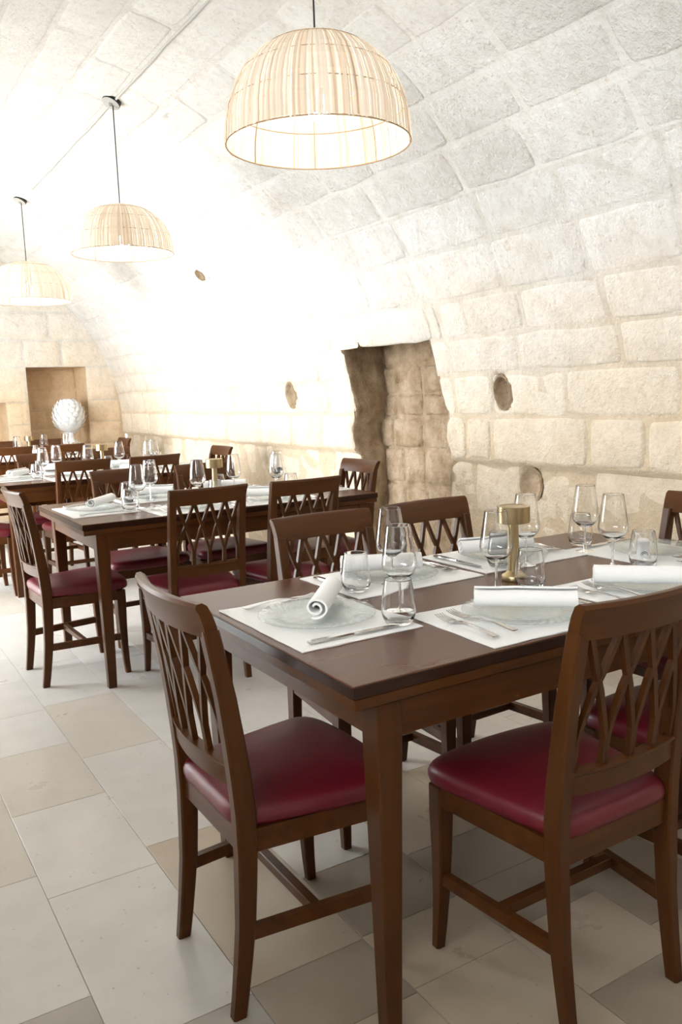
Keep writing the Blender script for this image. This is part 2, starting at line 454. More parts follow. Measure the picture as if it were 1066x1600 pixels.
KNOWN = {0: [2.15, 2.75, 3.25], 1: [1.9, 2.42, 2.9, 3.38], 2: [2.12, 2.68, 3.15, 3.52], 3: [1.92, 2.35, 2.67, 3.325, 3.53], 4: [2.17, 2.79, 3.30, 3.61], 5: [1.95, 2.45, 3.07, 3.60], 6: [2.06, 2.49, 2.985, 3.40, 3.61],
         7: [1.6, 2.07, 2.53, 3.07, 3.73], 8: [1.55, 2.03, 2.54, 3.03, 3.67], 9: [1.6, 2.08, 2.60, 3.05, 3.71], 10: [1.5, 2.03, 2.52, 2.98]}
def const(y): return lambda s: y
stuff_v = {'r': MB(), 'c': MB(), 'l': MB()}
n_blocks = 0
for ci in range(len(COURSES) - 1):
    s0, s1 = COURSES[ci], COURSES[ci + 1]
    rng = random.Random(100 + ci)
    js = list(KNOWN.get(ci, []))
    if not js: js = [rng.uniform(1.5, 2.0)]
    y = js[0]
    while y > Y0 + .3: y -= rng.uniform(.42, .66); js.insert(0, max(y, Y0))
    js[0] = Y0
    niche = s1 <= 0.6
    lint = ci == 6
    if niche: tail = [4.95 + rng.uniform(0, .25)] if True else []
    elif lint: js += [3.70, 4.46, 4.78]; tail = []
    else: tail = []
    y = (tail or js)[-1]
    while y < Y1 - .35: y += rng.uniform(.42, .70); tail.append(min(y, Y1))
    tail[-1] = Y1
    segs = []
    if niche:
        segs += [(const(a), const(b)) for a, b in zip(js, js[1:])]
        segs.append((const(js[-1]), edge_near)); segs.append((edge_far, const(tail[0])))
        segs += [(const(a), const(b)) for a, b in zip(tail, tail[1:])]
    else:
        allj = js + tail
        segs = [(const(a), const(b)) for a, b in zip(allj, allj[1:])]
    host, key = (wall_right, 'r') if s1 <= S_A + 1e-6 else ((ceiling, 'c') if s0 < S_B else (wall_left, 'l'))
    low = s1 <= LEDGE + 1e-6
    for f0, f1 in segs:
        sm = (s0 + s1) / 2; ya, yb = f0(sm), f1(sm)
        if in_open((ya + yb) / 2, sm) or in_open(ya + .01, s1 - .02) or in_open(yb - .01, s1 - .02): continue
        fine = any(ya - .05 < h[0] < yb + .05 and s0 - .05 < h[1] < s1 + .05 for h in HOLES) or f1 is edge_near or f0 is edge_far
        proud = rng.uniform(.0035, .0085) if s0 < 1.0 else rng.uniform(.0015, .0045)
        sink, rough = -.004, .0022
        ff = None
        if low: proud -= .05; sink = -.05; rough = .012
        if ci == 3: proud += .003; ff = ledge_s
        if lint and 3.6 < ya < 3.8: proud = .011
        V, F = stone_grid(f0, f1, s0, s1, proud, ci * 13.7 + ya, fine, sink, ff, rough=rough)
        vis = (s0 < 2.6 and yb > 1.55)
        if vis:
            n_blocks += 1
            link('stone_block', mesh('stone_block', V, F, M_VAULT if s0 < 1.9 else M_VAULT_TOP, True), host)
        else: stuff_v[key].add(V, F)
for key, host in (('r', wall_right), ('c', ceiling), ('l', wall_left)):
    if stuff_v[key].v:
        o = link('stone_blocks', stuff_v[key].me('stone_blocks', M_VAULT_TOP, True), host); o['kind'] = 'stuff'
# the hollows are bare brown stone inside
for (hy, hs, ry, rs, dep) in HOLES[:4]:
    base = -.032 if hs < LEDGE else .006
    m_ = MB(); V = [W(hy, hs, base - dep * .62)]
    for q in (.3, .55, .75, .9, 1.0, 1.1):
        for k in range(20):
            a = 2 * PI * k / 20; f = q * (1 + .10 * noise.noise((math.cos(a) * 1.7, math.sin(a) * 1.7, hy)))
            V.append(W(hy + ry * f * math.cos(a), hs + rs * f * math.sin(a), base - dep * .62 * max(0, 1 - min(q, 1) ** 3) - (.012 if q > 1.05 else 0) + .006 * noise.noise((k * .9, q * 5, hy)) * (q < 1)))
    F = [(0, 1 + k, 1 + (k + 1) % 20) for k in range(20)]
    F += [(1 + q * 20 + k, 21 + q * 20 + k, 21 + q * 20 + (k + 1) % 20, 1 + q * 20 + (k + 1) % 20) for q in range(5) for k in range(20)]
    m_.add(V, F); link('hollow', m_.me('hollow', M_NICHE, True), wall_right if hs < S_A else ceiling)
# thin plaster groove line with a cable run along the ceiling, past the lamp roses
gv = MB(); gp = []
for k in range(60):
    y = 1.8 + k * .085
    gp.append(W(y, 2.583 + .006 * noise.noise((y * 3, 0, 0)), .008))
gv.tube(gp, [.0065 + .0025 * noise.noise((k * .5, 3, 1)) for k in range(60)], 6)
link('cable_run', gv.me('cable_run', M_GREY, True), ceiling)

# niche in the right wall
X_NB = 3.20
pts = [(edge_near(-1 + k * .04), -1 + k * .04) for k in range(40) if -1 + k * .04 < N_TOP]
pts.append((edge_near(N_TOP), N_TOP))
top = [(edge_near(N_TOP) + (edge_far(N_TOP) - edge_near(N_TOP)) * k / 20, N_TOP + .010 * noise.noise((k * .45, 3, 5)) + .008 * math.sin(k / 20 * PI)) for k in range(1, 20)]
pts += top + [(edge_far(N_TOP), N_TOP)] + [(edge_far(s), s) for s in [N_TOP - .04 * k for k in range(1, 40)] if s > -1] + [(edge_far(-1), -1.0)]
nl = MB(); rows = []
row = []
for i, (y, s) in enumerate(pts):       # flange tucked behind the face of the wall
    top_ = s >= N_TOP - .012
    fy = y + (0 if top_ and 3.78 < y < 4.6 else (-.09 if y < 4.2 else .09))
    row.append(W(fy, s + (.09 if top_ else 0), -.05 if s < LEDGE else -.012))
rows.append(row)
for d in range(9):
    row = []
    for i, (y, s) in enumerate(pts):
        p = W(y, s, -.005 if s > LEDGE else -.044); q = Vector((X_NB + .02, y + (.02 if y < 4.2 else -.01), p.z + (.02 if s > .55 else 0)))
        t = d / 8; r = p.lerp(q, t)
        k = .022 * math.sin(t * PI * .9) + .0
        r += Vector((0, k * noise.noise((t * 5, s * 7, y)) * 1.6, k * noise.noise((t * 5 + 9, y * 7, s))))
        row.append(r)
    rows.append(row)
n = len(pts)
for r in rows: nl.v += [tuple(p) for p in r]
for d in range(9):
    for i in range(n - 1): nl.f.append((d * n + i, d * n + i + 1, (d + 1) * n + i + 1, (d + 1) * n + i))
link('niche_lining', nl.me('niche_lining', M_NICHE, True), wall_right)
nb = MB()
for a in range(25):
    for b in range(41):
        y, z = 3.55 + a * .055, b * .042
        nb.v.append((X_NB + .012 + .012 * noise.noise((y * 6, z * 6, 2)), y, z))
for a in range(24):
    for b in range(40): k = a * 41 + b; nb.f.append((k, k + 1, k + 42, k + 41))
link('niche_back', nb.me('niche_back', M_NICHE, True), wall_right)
rng = random.Random(5)
nz = [0.02, .24, .46, .68, .915, 1.12, 1.265, 1.45, 1.64]
for i in range(8):
    ys_ = {4: [3.6, 3.93, 4.235, 4.555, 4.78], 5: [3.6, 3.98, 4.24, 4.52, 4.78]}.get(i) or [3.6, 3.6 + rng.uniform(.2, .4), 4.15 + rng.uniform(-.05, .1), 4.42 + rng.uniform(0, .1), 4.78]
    for a, b in zip(ys_, ys_[1:]):
        m_ = MB(); z0, z1 = nz[i], nz[i + 1]
        L, H = b - a, z1 - z0; us = [0, .06, .16, .4, .62, .84, .94, 1]; V = []
        pr_ = rng.uniform(.002, .010)
        for v in us:
            for u in us:
                d = min(min(u, 1 - u) * L, min(v, 1 - v) * H); e = min(d / .02, 1); e = e * (2 - e)
                y, z = a + .008 + (L - .016) * u, z0 + .008 + (H - .016) * v
                y += .012 * noise.noise((y * 9, z * 9, i)); z += .012 * noise.noise((y * 9, z * 9, i + 40))
                V.append((X_NB + .016 - (pr_ + .012) * e - .012 * noise.noise((y * 11, z * 11, i * 3)) * e, y, z))
        F = [(j * 8 + k, j * 8 + k + 8, j * 8 + k + 9, j * 8 + k + 1) for j in range(7) for k in range(7)]
        link('niche_block', mesh('niche_block', V, F, M_NICHE, True), wall_right)

# far end wall (closing the vault) with two niches
def arch_x(z):
    if z <= VZ: return VR
    q = VR * VR - (z - VZ) ** 2
    return math.sqrt(q) if q > 0 else 0
NICHES = [(1.93, 2.585, .80, 1.68), (0.75, 1.69, .80, 1.30)]
eb = MB()
xs = sorted(set([-1.0 + k * .1 for k in range(41)] + [n_[0] for n_ in NICHES] + [n_[1] for n_ in NICHES]))
zs = sorted(set([k * .1 for k in range(31)] + [.80, 1.30, 1.68]))
for i in range(len(xs) - 1):
    for j in range(len(zs) - 1):
        xc, zc = (xs[i] + xs[i + 1]) / 2, (zs[j] + zs[j + 1]) / 2
        if any(a < xc < b and c < zc < d for a, b, c, d in NICHES): continue
        eb.add([(xs[i], Y1, zs[j]), (xs[i + 1], Y1, zs[j]), (xs[i + 1], Y1, zs[j + 1]), (xs[i], Y1, zs[j + 1])], [(0, 1, 2, 3)])
wall_back = struct(link('wall_back', eb.me('wall_back', M_MORTAR)), 'far end wall of pale limestone blocks closing the vault')
for (a, b, c, d) in NICHES:
    nm = MB(); D = Y1 + .42
    nm.add([(a, Y1, c), (b, Y1, c), (b, D, c), (a, D, c), (a, Y1, d), (b, Y1, d), (b - .03, D, d), (a + .02, D, d)],
           [(0, 1, 2, 3), (4, 7, 6, 5), (0, 3, 7, 4), (1, 5, 6, 2), (3, 2, 6, 7)])
    link('niche_lining', nm.me('niche_lining', M_END_NICHE), wall_back)
def end_block(x0, x1, z0, z1, y, mat, seed, par=wall_back):
    V = []; L, H = x1 - x0, z1 - z0; us = [0, .05, .15, .5, .85, .95, 1]
    for v in us:
        for u in us:
            d = min(min(u, 1 - u) * L, min(v, 1 - v) * H); e = min(d / .03, 1); e = e * (2 - e)
            x, z = x0 + .004 + (L - .008) * u, z0 + .004 + (H - .008) * v
            V.append((x, y + .004 - (.014 + .006 * noise.noise((x * 4, z * 4, seed))) * e, z))
    F = [(j * 7 + k, j * 7 + k + 1, j * 7 + k + 8, j * 7 + k + 7) for j in range(6) for k in range(6)]
    return link('stone_block', mesh('stone_block', V, F, mat, True), par)
ez = [0, .27, .54, .80, 1.05, 1.30, 1.68, 1.98, 2.28, 2.58, 2.9]
rng = random.Random(8)
for i in range(len(ez) - 1):
    z0, z1 = ez[i], ez[i + 1]
    spans = [(VX - arch_x(z1) * .99, VX + arch_x(z0) + .0)]
    for (a, b, c, d) in NICHES:
        if z0 >= c - 1e-6 and z1 <= d + 1e-6:
            spans = [q for (p, r) in spans for q in (((p, a), (b, r)) if p < a and r > b else ((p, r),))]
    for (p, r) in spans:
        x = p; cuts = [p]
        while r - x > .75: x += rng.uniform(.4, .62); cuts.append(x)
        cuts.append(r)
        for a, b in zip(cuts, cuts[1:]): end_block(a, b, z0, z1, Y1, M_ENDWALL, i + a)
for (a, b, z0, z1) in [(1.94, 2.29, 1.43, 1.675), (2.29, 2.575, 1.43, 1.675), (1.94, 2.05, 1.19, 1.43), (2.05, 2.38, 1.19, 1.43), (2.38, 2.575, 1.19, 1.43),
                       (1.94, 2.2, .98, 1.19), (2.2, 2.575, .98, 1.19), (1.94, 2.33, .81, .98), (2.33, 2.575, .81, .98)]:
    end_block(a, b, z0, z1, Y1 + .42, M_END_NICHE, a + z0)
for (a, b, z0, z1) in [(.78, 1.2, 1.05, 1.29), (1.2, 1.67, 1.05, 1.29), (.78, 1.35, .81, 1.05), (1.35, 1.67, .81, 1.05)]:
    end_block(a, b, z0, z1, Y1 + .42, M_END_NICHE, a + z0)
# wall behind the camera
fb = MB().box(-1.05, 3.05, Y0 - .2, Y0, 0, 3.05)
struct(link('wall_front', fb.me('wall_front', M_PLASTER)), 'plastered wall behind the camera')
# doorway reveals and the ground outside
for di, (a, b, z, zb) in enumerate(OPENINGS):
    m_ = MB(); prof = [(X_OUT, zb - .004)] + [(VX - arch_x(q), q) for q in [zb + (z - zb) * k / 12 for k in range(13)]] + [(X_OUT, z)]
    for yy in (a, b): m_.add([(x, yy, q) for x, q in prof], [tuple(range(len(prof)))])
    xi, xo = VX - arch_x(z) + .02, VX - arch_x(zb)
    m_.add([(X_OUT, a, z), (xi, a, z), (xi, b, z), (X_OUT, b, z)], [(0, 1, 2, 3)])
    m_.add([(X_OUT, a, zb - .004), (xo, a, zb - .004), (xo, b, zb - .004), (X_OUT, b, zb - .004)], [(0, 3, 2, 1)])
    if zb > .1:   # wall under the added high opening, out to the sill line
        m_.add([(X_OUT, a, -.01), (X_OUT, b, -.01), (X_OUT, b, zb), (X_OUT, a, zb)], [(0, 1, 2, 3)])
        struct(link('added_window_1', m_.me('added_window', M_PLASTER)), 'unseen plastered opening added high in the left wall to light the near wall')
    else: struct(link('door_1', m_.me('door', M_PLASTER)), 'deep plastered doorway in the left wall')
og = MB().box(-9, X_OUT, -6, 15, -.1, -.01)
struct(link('floor_outside', og.me('floor_outside', M_GROUND)), 'paving outside the doorways')

# ------------------------------------------------------------------ floor of stone slabs laid in strips
fl = MB().add([(-1.05, Y0, -.004), (3.3, Y0, -.004), (3.3, Y1 + .5, -.004), (-1.05, Y1 + .5, -.004)], [(0, 1, 2, 3)])
floor = struct(link('floor', fl.me('floor', M_GROUT)), 'pale limestone slab floor')
FLOOR_J = {-1: [1.725, 2.28], 0: [1.53, 2.15], 1: [1.332, 1.547, 2.25, 2.975, 3.6, 4.2], 2: [1.343, 1.555, 1.85, 2.4], 3: [1.12, 1.37, 1.57, 1.78, 2.3], 4: [1.2, 1.72, 2.2]}
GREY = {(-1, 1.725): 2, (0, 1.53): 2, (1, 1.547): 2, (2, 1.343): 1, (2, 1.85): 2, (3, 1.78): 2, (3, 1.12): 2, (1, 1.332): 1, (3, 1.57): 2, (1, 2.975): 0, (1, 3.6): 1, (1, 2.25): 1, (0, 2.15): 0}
tile_stuff = MB(); n_tiles = 0
for k in range(-5, 9):
    xa, xb = .363 + .2996 * k, .363 + .2996 * (k + 1)
    xa, xb = max(xa, VX - VR), min(xb, VX + VR + .02)
    rng = random.Random(300 + k)
    js = list(FLOOR_J.get(k, [rng.uniform(.9, 1.4)]))
    y = js[0]
    while y > Y0 + .3: y -= rng.uniform(.35, .62); js.insert(0, max(y, Y0))
    js[0] = Y0; y = js[-1]
    while y < Y1 - .3: y += rng.uniform(.36, .72); js.append(min(y, Y1))
    js[-1] = Y1
    for a, b in zip(js, js[1:]):
        g = .0009; c = .0007
        V = [(xa + g, a + g, -.004), (xb - g, a + g, -.004), (xb - g, b - g, -.004), (xa + g, b - g, -.004)]
        V += [(x, y, -.0005) for x, y, _ in V]
        V += [(xa + g + c, a + g + c, 0), (xb - g - c, a + g + c, 0), (xb - g - c, b - g - c, 0), (xa + g + c, b - g - c, 0)]
        F = [(0, 1, 5, 4), (1, 2, 6, 5), (2, 3, 7, 6), (3, 0, 4, 7), (4, 5, 9, 8), (5, 6, 10, 9), (6, 7, 11, 10), (7, 4, 8, 11), (8, 9, 10, 11)]
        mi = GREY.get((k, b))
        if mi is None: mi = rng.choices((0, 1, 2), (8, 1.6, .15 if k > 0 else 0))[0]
        if k >= 1 and b < 2.35: mi = {0: 3, 1: 3, 2: 4}[mi]  # slabs around the near table: browner stone, plus its shade painted in
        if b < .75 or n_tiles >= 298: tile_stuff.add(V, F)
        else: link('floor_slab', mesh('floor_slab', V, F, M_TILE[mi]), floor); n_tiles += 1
o = link('floor_slabs', tile_stuff.me('floor_slabs', M_TILE[0]), floor); o['kind'] = 'stuff'

# ------------------------------------------------------------------ dining chair
def sq(cx, cy, z, hx, hy, c=.004):
    return [(cx - hx + c, cy - hy, z), (cx + hx - c, cy - hy, z), (cx + hx, cy - hy + c, z), (cx + hx, cy + hy - c, z),
            (cx + hx - c, cy + hy, z), (cx - hx + c, cy + hy, z), (cx - hx, cy + hy - c, z), (cx - hx, cy - hy + c, z)]
def back_y(z):      # centre line of the back posts
    t = [(0, -.192), (.08, -.180), (.2, -.166), (.35, -.158), (.45, -.158), (.55, -.165), (.7, -.184), (.84, -.209), (.9, -.222)]
    return interp(t, z)
BOW = .026
def make_chair():
    root = bpy.data.objects.new('dining_chair', None); COL.objects.link(root)
    for s in (-1, 1):
        r = []
        for z in (0, .05, .12, .2, .28, .36, .45, .52, .6, .7, .78, .845):
            hx = .013 + .003 * min(1, z / .3); hy = .0155 + .0075 * min(1, z / .4) - .006 * max(0, (z - .5) / .35)
            r.append(sq(s * (.160 + (.004 if z > .4 else .004 * z / .4)), back_y(z), z, hx, hy))
        link('leg', auto_smooth(MB().loft(r).me('leg', M_WOOD)), root)
        r = []
        for z in (0, .06, .14, .24, .34, .405):
            h = .0125 + .0085 * min(1, z / .34)
            r.append(sq(s * (.196 - .006 * math.sin(min(1, z / .34) * PI * .6)), .172 + .014 * (1 - min(1, z / .25)) ** 2 * .8, z, h, h))
        link('leg', auto_smooth(MB().loft(r).me('leg', M_WOOD)), root)
        # side rail and side stretcher
        def bar(y0, x0, y1, x1, z0, z1, h, nm):
            d = Vector((x1 - x0, y1 - y0, 0)).normalized(); nrm = Vector((-d.y, d.x, 0)) * h
            A, B = Vector((x0, y0, 0)), Vector((x1, y1, 0))
            rr = []
            for p in (A, B):
                rr.append([p + nrm + Vector((0, 0, z0)), p - nrm + Vector((0, 0, z0)), p - nrm + Vector((0, 0, z1)), p + nrm + Vector((0, 0, z1))])
            link(nm, MB().loft(rr).me(nm, M_WOODX), root)
        bar(-.145, s * .166, .155, s * .197, .362, .412, .010, 'seat_rail')
        bar(-.155, s * .161, .165, s * .193, .165, .195, .009, 'stretcher')
    link('seat_rail', MB().box(-.18, .18, .166, .186, .362, .412, .002).me('seat_rail', M_WOODX), root)
    link('seat_rail', MB().box(-.152, .152, -.168, -.148, .355, .415, .002).me('seat_rail', M_WOODX), root)
    link('stretcher', MB().box(-.172, .172, -.012, .012, .167, .192, .002).me('stretcher', M_WOODX), root)
    # upholstered seat: trapezoid with a bowed front and a soft crown
    nu, nv = 17, 17; top, bot = [], []
    def outline(u, v, k):   # u -1..1, v 0..1
        hw = .160 + (.222 - .160) * min(1, v * 1.15) ** .8
        if v < .12: hw = min(hw, .168)
        yy = -.178 + .385 * v + .028 * (1 - u * u) * v ** 3
        return u * hw * k, -.178 + (yy + .178) * 1.0
    mb = MB(); R = []
    def ring(k, z):
        ring_ = []
        N = 14
        for i in range(N): u = -1 + 2 * i / N; x, y = outline(u, 0, 1); ring_.append((x, y))
        for i in range(N): v = i / N; x, y = outline(1, v, 1); ring_.append((x, y))
        for i in range(N): u = 1 - 2 * i / N; x, y = outline(u, 1, 1); ring_.append((x, y))
        for i in range(N): v = 1 - i / N; x, y = outline(-1, v, 1); ring_.append((x, y))
        out = []
        for x, y in ring_:
            cx, cy = 0, .02
            dx, dy = x - cx, y - cy; L = math.hypot(dx, dy)
            # soften the corners
            t = (L - k) / L if k < 1 else 1
            out.append((cx + dx * max(t, .0), cy + dy * max(t, .0), z))
        return out
    def smooth_ring(r):
        n_ = len(r)
        for _ in range(3):
            r = [((r[i - 1][0] + 2 * r[i][0] + r[(i + 1) % n_][0]) / 4, (r[i - 1][1] + 2 * r[i][1] + r[(i + 1) % n_][1]) / 4, r[i][2]) for i in range(n_)]
        return r
    rings = [smooth_ring(ring(k, z)) for k, z in ((.014, .411), (.003, .415), (0, .424), (0, .436), (.005, .447), (.014, .4545), (.035, .459), (.07, .463), (.12, .466), (.16, .467))]
    mb.loft(rings)
    link('seat', auto_smooth(mb.me('seat', M_SEAT), 60), root)
    # bowed rails of the back
    def bow(x): return -BOW * (1 - (x / .18) ** 2)
    def rail(nm, prof, hw, ear=0.0):
        rr = []
        for k in range(17):
            x = -hw + 2 * hw * k / 16
            sect = []
            for dy, z in prof:
                e = ear * max(0, (z - .84)) / .07
                sect.append((x * (1 + e), back_y(z) + dy + bow(x), z))
            rr.append(sect)
        return link(nm, auto_smooth(MB().loft(rr).me(nm, M_WOODX), 40), root)
    rail('top_rail', [(.013, .832), (-.013, .832), (-.0135, .855), (-.016, .880), (-.021, .896), (-.016, .904), (-.006, .905), (.004, .898), (.010, .878), (.013, .855)], .178, .035)
    rail('back_rail', [(.010, .508), (-.010, .508), (-.010, .548), (-.014, .552), (-.014, .560), (.012, .560), (.012, .552), (.010, .548)], .152)
    # lattice: four crossing pairs of bars
    zt, zb = .836, .557; a = .29 / 4
    for i in range(4):
        for d in (-1, 1):
            xa = -.145 + a * (i if d > 0 else i + 1); xm = -.145 + a * (i + .5); xe = -.145 + a * (i + 1 if d > 0 else i)
            xe2 = xe - d * .0035; xa2 = xa + d * .003
            path = [(xa2, zt), (xm - d * a * .12, zt - .075), (xm + d * a * .10, zt - .115), (xe2 - d * a * .07, zt - .19), (xe2, zt - .215), (xe2, zb)]
            rr = []
            for j, (x, z) in enumerate(path):
                hwid = (.0065, .0062, .0062, .0055, .0045, .0042)[j]
                y = back_y(z) + bow(x); ht = .0065
                rr.append([(x - hwid, y - ht, z), (x + hwid, y - ht, z), (x + hwid, y + ht, z), (x - hwid, y + ht, z)])
            link('lattice_bar', MB().loft(rr).me('lattice_bar', M_WOOD), root)
    return root
chair0 = make_chair(); chair_used = [False]
def chair(x, y, deg, label, group=None):
    c = chair0 if not chair_used[0] else copy_tree(chair0)
    chair_used[0] = True
    c.location = (x, y, 0); c.rotation_euler = (0, 0, math.radians(deg))
    tag(c, label, 'chair', 'lattice-backed dining chairs')
ORD = ['nearest', 'second', 'third', 'farthest']
SEATS = {'L': -90, 'R': 90, 'F1': 0, 'F2': 0, 'B1': 180, 'B2': 180}
SEAT_TXT = {'L': 'left end', 'R': 'wall end', 'F1': 'near long side, left seat', 'F2': 'near long side, right seat', 'B1': 'far long side, left seat', 'B2': 'far long side, right seat'}
CH_TXT = {'L': 'at the left end of', 'R': 'at the wall end of', 'F1': 'left of two on the near side of', 'F2': 'right of two on the near side of', 'B1': 'left of two on the far side of', 'B2': 'right of two on the far side of'}
CHAIRS = [
    {'L': (.800, 1.645, 0), 'F1': (1.292, 1.245, 0), 'F2': (1.815, 1.262, 0), 'B1': (1.338, 2.095, 0), 'B2': (1.774, 2.10, 2), 'R': (2.315, 1.735, 0)},
    {'L': (.915, 4.02, 2), 'F1': (1.384, 3.61, 0), 'F2': (1.858, 3.585, 0), 'B1': (1.39, 4.425, 0), 'B2': (1.875, 4.40, 0), 'R': (2.365, 4.03, 0)},
    {'L': (.79, 6.06, 0), 'F1': (1.423, 5.855, 0), 'F2': (1.89, 5.815, 4), 'B1': (1.375, 6.478, 0), 'B2': (1.92, 6.57, 0), 'R': (2.395, 6.085, 0)},
    {'F1': (1.37, 8.12, 0), 'F2': (1.825, 8.08, 0), 'B1': (1.47, 8.93, 0), 'B2': (1.93, 8.91, 0), 'R': (2.33, 8.40, 0)}]
SEAT_NOTE = 'brown lattice-back chair'
for ti, d in enumerate(CHAIRS):
    for k, (x, y, r) in d.items():
        chair(x, y, SEATS[k] + r, '%s %s the %s table' % (SEAT_NOTE, CH_TXT[k], ORD[ti]))

# ------------------------------------------------------------------ tables
TL, TW, TH = 1.55, .875, .76
def make_table():
    root = bpy.data.objects.new('dining_table', None); COL.objects.link(root)
    t = link('table_top', MB().box(0, TL, 0, TW, TH - .004, TH, .0015).me('table_top', M_TOP), root)
    link('top_edge', MB().box(0, TL, 0, TW, TH - .026, TH - .004, .0008).me('top_edge', M_EDGE), root)
    for a, b in ((.004, TL / 2 - .001), (TL / 2 + .001, TL - .004)):
        link('draw_leaf', MB().box(a, b, .003, TW - .003, TH - .050, TH - .027, .0015).me('draw_leaf', M_WOODX), root)
    ax0, ax1, ay0, ay1 = .058, TL - .058, .010, TW - .010
    link('apron', MB().box(ax0 + .05, ax1 - .05, ay0 + .004, ay0 + .024, TH - .125, TH - .050).me('apron', M_WOODX), root)
    link('apron', MB().box(ax0 + .05, ax1 - .05, ay1 - .024, ay1 - .004, TH - .125, TH - .050).me('apron', M_WOODX), root)
    link('apron', MB().box(ax0 + .004, ax0 + .024, ay0 + .05, ay1 - .05, TH - .125, TH - .050).me('apron', M_WOODX), root)
    link('apron', MB().box(ax1 - .024, ax1 - .004, ay0 + .05, ay1 - .05, TH - .125, TH - .050).me('apron', M_WOODX), root)
    for sx, x in ((1, ax0), (-1, ax1)):
        for sy, y in ((1, ay0), (-1, ay1)):
            r = []
            for z, h in ((0, .0185), (.3, .0235), (.60, .0285), (.63, .029), (TH - .050, .029)):
                r.append(sq(x + sx * (.029 - 0), y + sy * .029, z, h, h, .003))
            link('leg', auto_smooth(MB().loft(r).me('leg', M_WOOD)), root)
    return root
T_POS = [(.767, 1.240, .15), (.893, 3.630, .2), (.900, 5.770, 0), (.845, 8.12, 0)]
T_TXT = ['dark walnut dining table nearest the camera, set for six with a brass lamp', 'second dark walnut dining table, its left end lit by the doorway',
         'third dark walnut dining table, behind two lattice chairs', 'farthest dark walnut dining table, before the end wall']
table0 = make_table()
tables = [table0] + [copy_tree(table0) for _ in range(3)]
for t, (x, y, r), txt in zip(tables, T_POS, T_TXT):
    t.location = (x, y, 0); t.rotation_euler = (0, 0, math.radians(r)); tag(t, txt, 'table', 'walnut dining tables')

# ------------------------------------------------------------------ tableware
Z = TH
def make_wine():
    root = bpy.data.objects.new('wine_glass', None); COL.objects.link(root)
    t = .0009
    outer = [(.004, .076), (.012, .079), (.025, .088), (.036, .099), (.0415, .110), (.0428, .119), (.041, .135), (.0375, .160), (.0335, .188), (.0298, .2122), (.02955, .2138)]
    inner = [(.0293, .2143), (.0289, .2138)] + [(r - t, z + .0006) for r, z in reversed(outer[2:-1])] + [(0.008, .086), (0, .085)]
    link('bowl', MB().lathe(outer + inner, 28).me('bowl', M_GLASS, True), root)
    link('stem', MB().lathe([(.0042, .0765), (.0034, .068), (.0033, .03), (.0045, .012), (.0065, .007)], 14).me('stem', M_GLASS, True), root)
    link('foot', MB().lathe([(.0065, .007), (.014, .0042), (.030, .0018), (.0355, .0012), (.036, .0008), (.0355, .0003), (.034, .0002), (0, .0002)], 28).me('foot', M_GLASS, True), root)
    return root
def make_tumbler():
    outer = [(0, .0004), (.026, .0004), (.031, .003), (.038, .018), (.0402, .030), (.0395, .045), (.036, .075), (.0315, .1032), (.0312, .1048)]
    inner = [(.0307, .1053), (.0302, .1048)] + [(r - .0012, z + .0002) for r, z in reversed(outer[3:-1])] + [(.028, .010), (0, .009)]
    me = MB().lathe(outer + inner, 28).me('water_tumbler', M_GLASS, True)
    return me
def make_plate():
    n = 72; mb = MB(); prof = [(.0, .002), (.082, .002), (.090, .0035), (.098, .0075), (.118, .0095), (.138, .0115), (.1405, .0125), (.139, .014), (.118, .0125), (.098, .0105), (.088, .0065), (.080, .0052), (0, .0052)]
    mb.lathe(prof, n)
    v = []
    for (x, y, z) in mb.v:
        r = math.hypot(x, y)
        if r > .095:
            a = math.atan2(y, x); k = .0020 * math.sin(a * 36 + r * 160); z += k
            if r > .137: s = 1 + .006 * math.sin(a * 36); x, y = x * s, y * s
        v.append((x, y, z))
    mb.v = v
    return mb.me('charger_plate', M_PLATE, True)
def make_mat(seed):
    nx, ny = 24, 18; w, h = .425, .315; V = []; F = []
    for j in range(ny + 1):
        for i in range(nx + 1):
            u, v = i / nx - .5, j / ny - .5
            e = max(abs(u), abs(v)) * 2
            x = u * w + .004 * noise.noise((v * 6, seed, 1)) * abs(u) * 2; y = v * h + .004 * noise.noise((u * 6, seed, 2)) * abs(v) * 2
            z = .0022 + (.0022 * max(0, noise.noise((u * 7, v * 7, seed))) * max(0, (e - .75) * 4))
            V.append((x, y, z))
    n = nx + 1
    for j in range(ny):
        for i in range(nx): a = j * n + i; F.append((a, a + 1, a + n + 1, a + n))
    # thickness: lower sheet and hem
    m = len(V); V += [(x, y, .0002) for x, y, z in V]
    F += [tuple(m + k for k in reversed(f)) for f in F[:nx * ny]]
    rim = [i for i in range(n)] + [j * n + nx for j in range(1, ny + 1)] + [ny * n + i for i in range(nx - 1, -1, -1)] + [j * n for j in range(ny - 1, 0, -1)]
    for a, b in zip(rim, rim[1:] + rim[:1]): F.append((b, a, a + m, b + m))
    return auto_smooth(mesh('placemat', V, F, M_LINEN), 50)
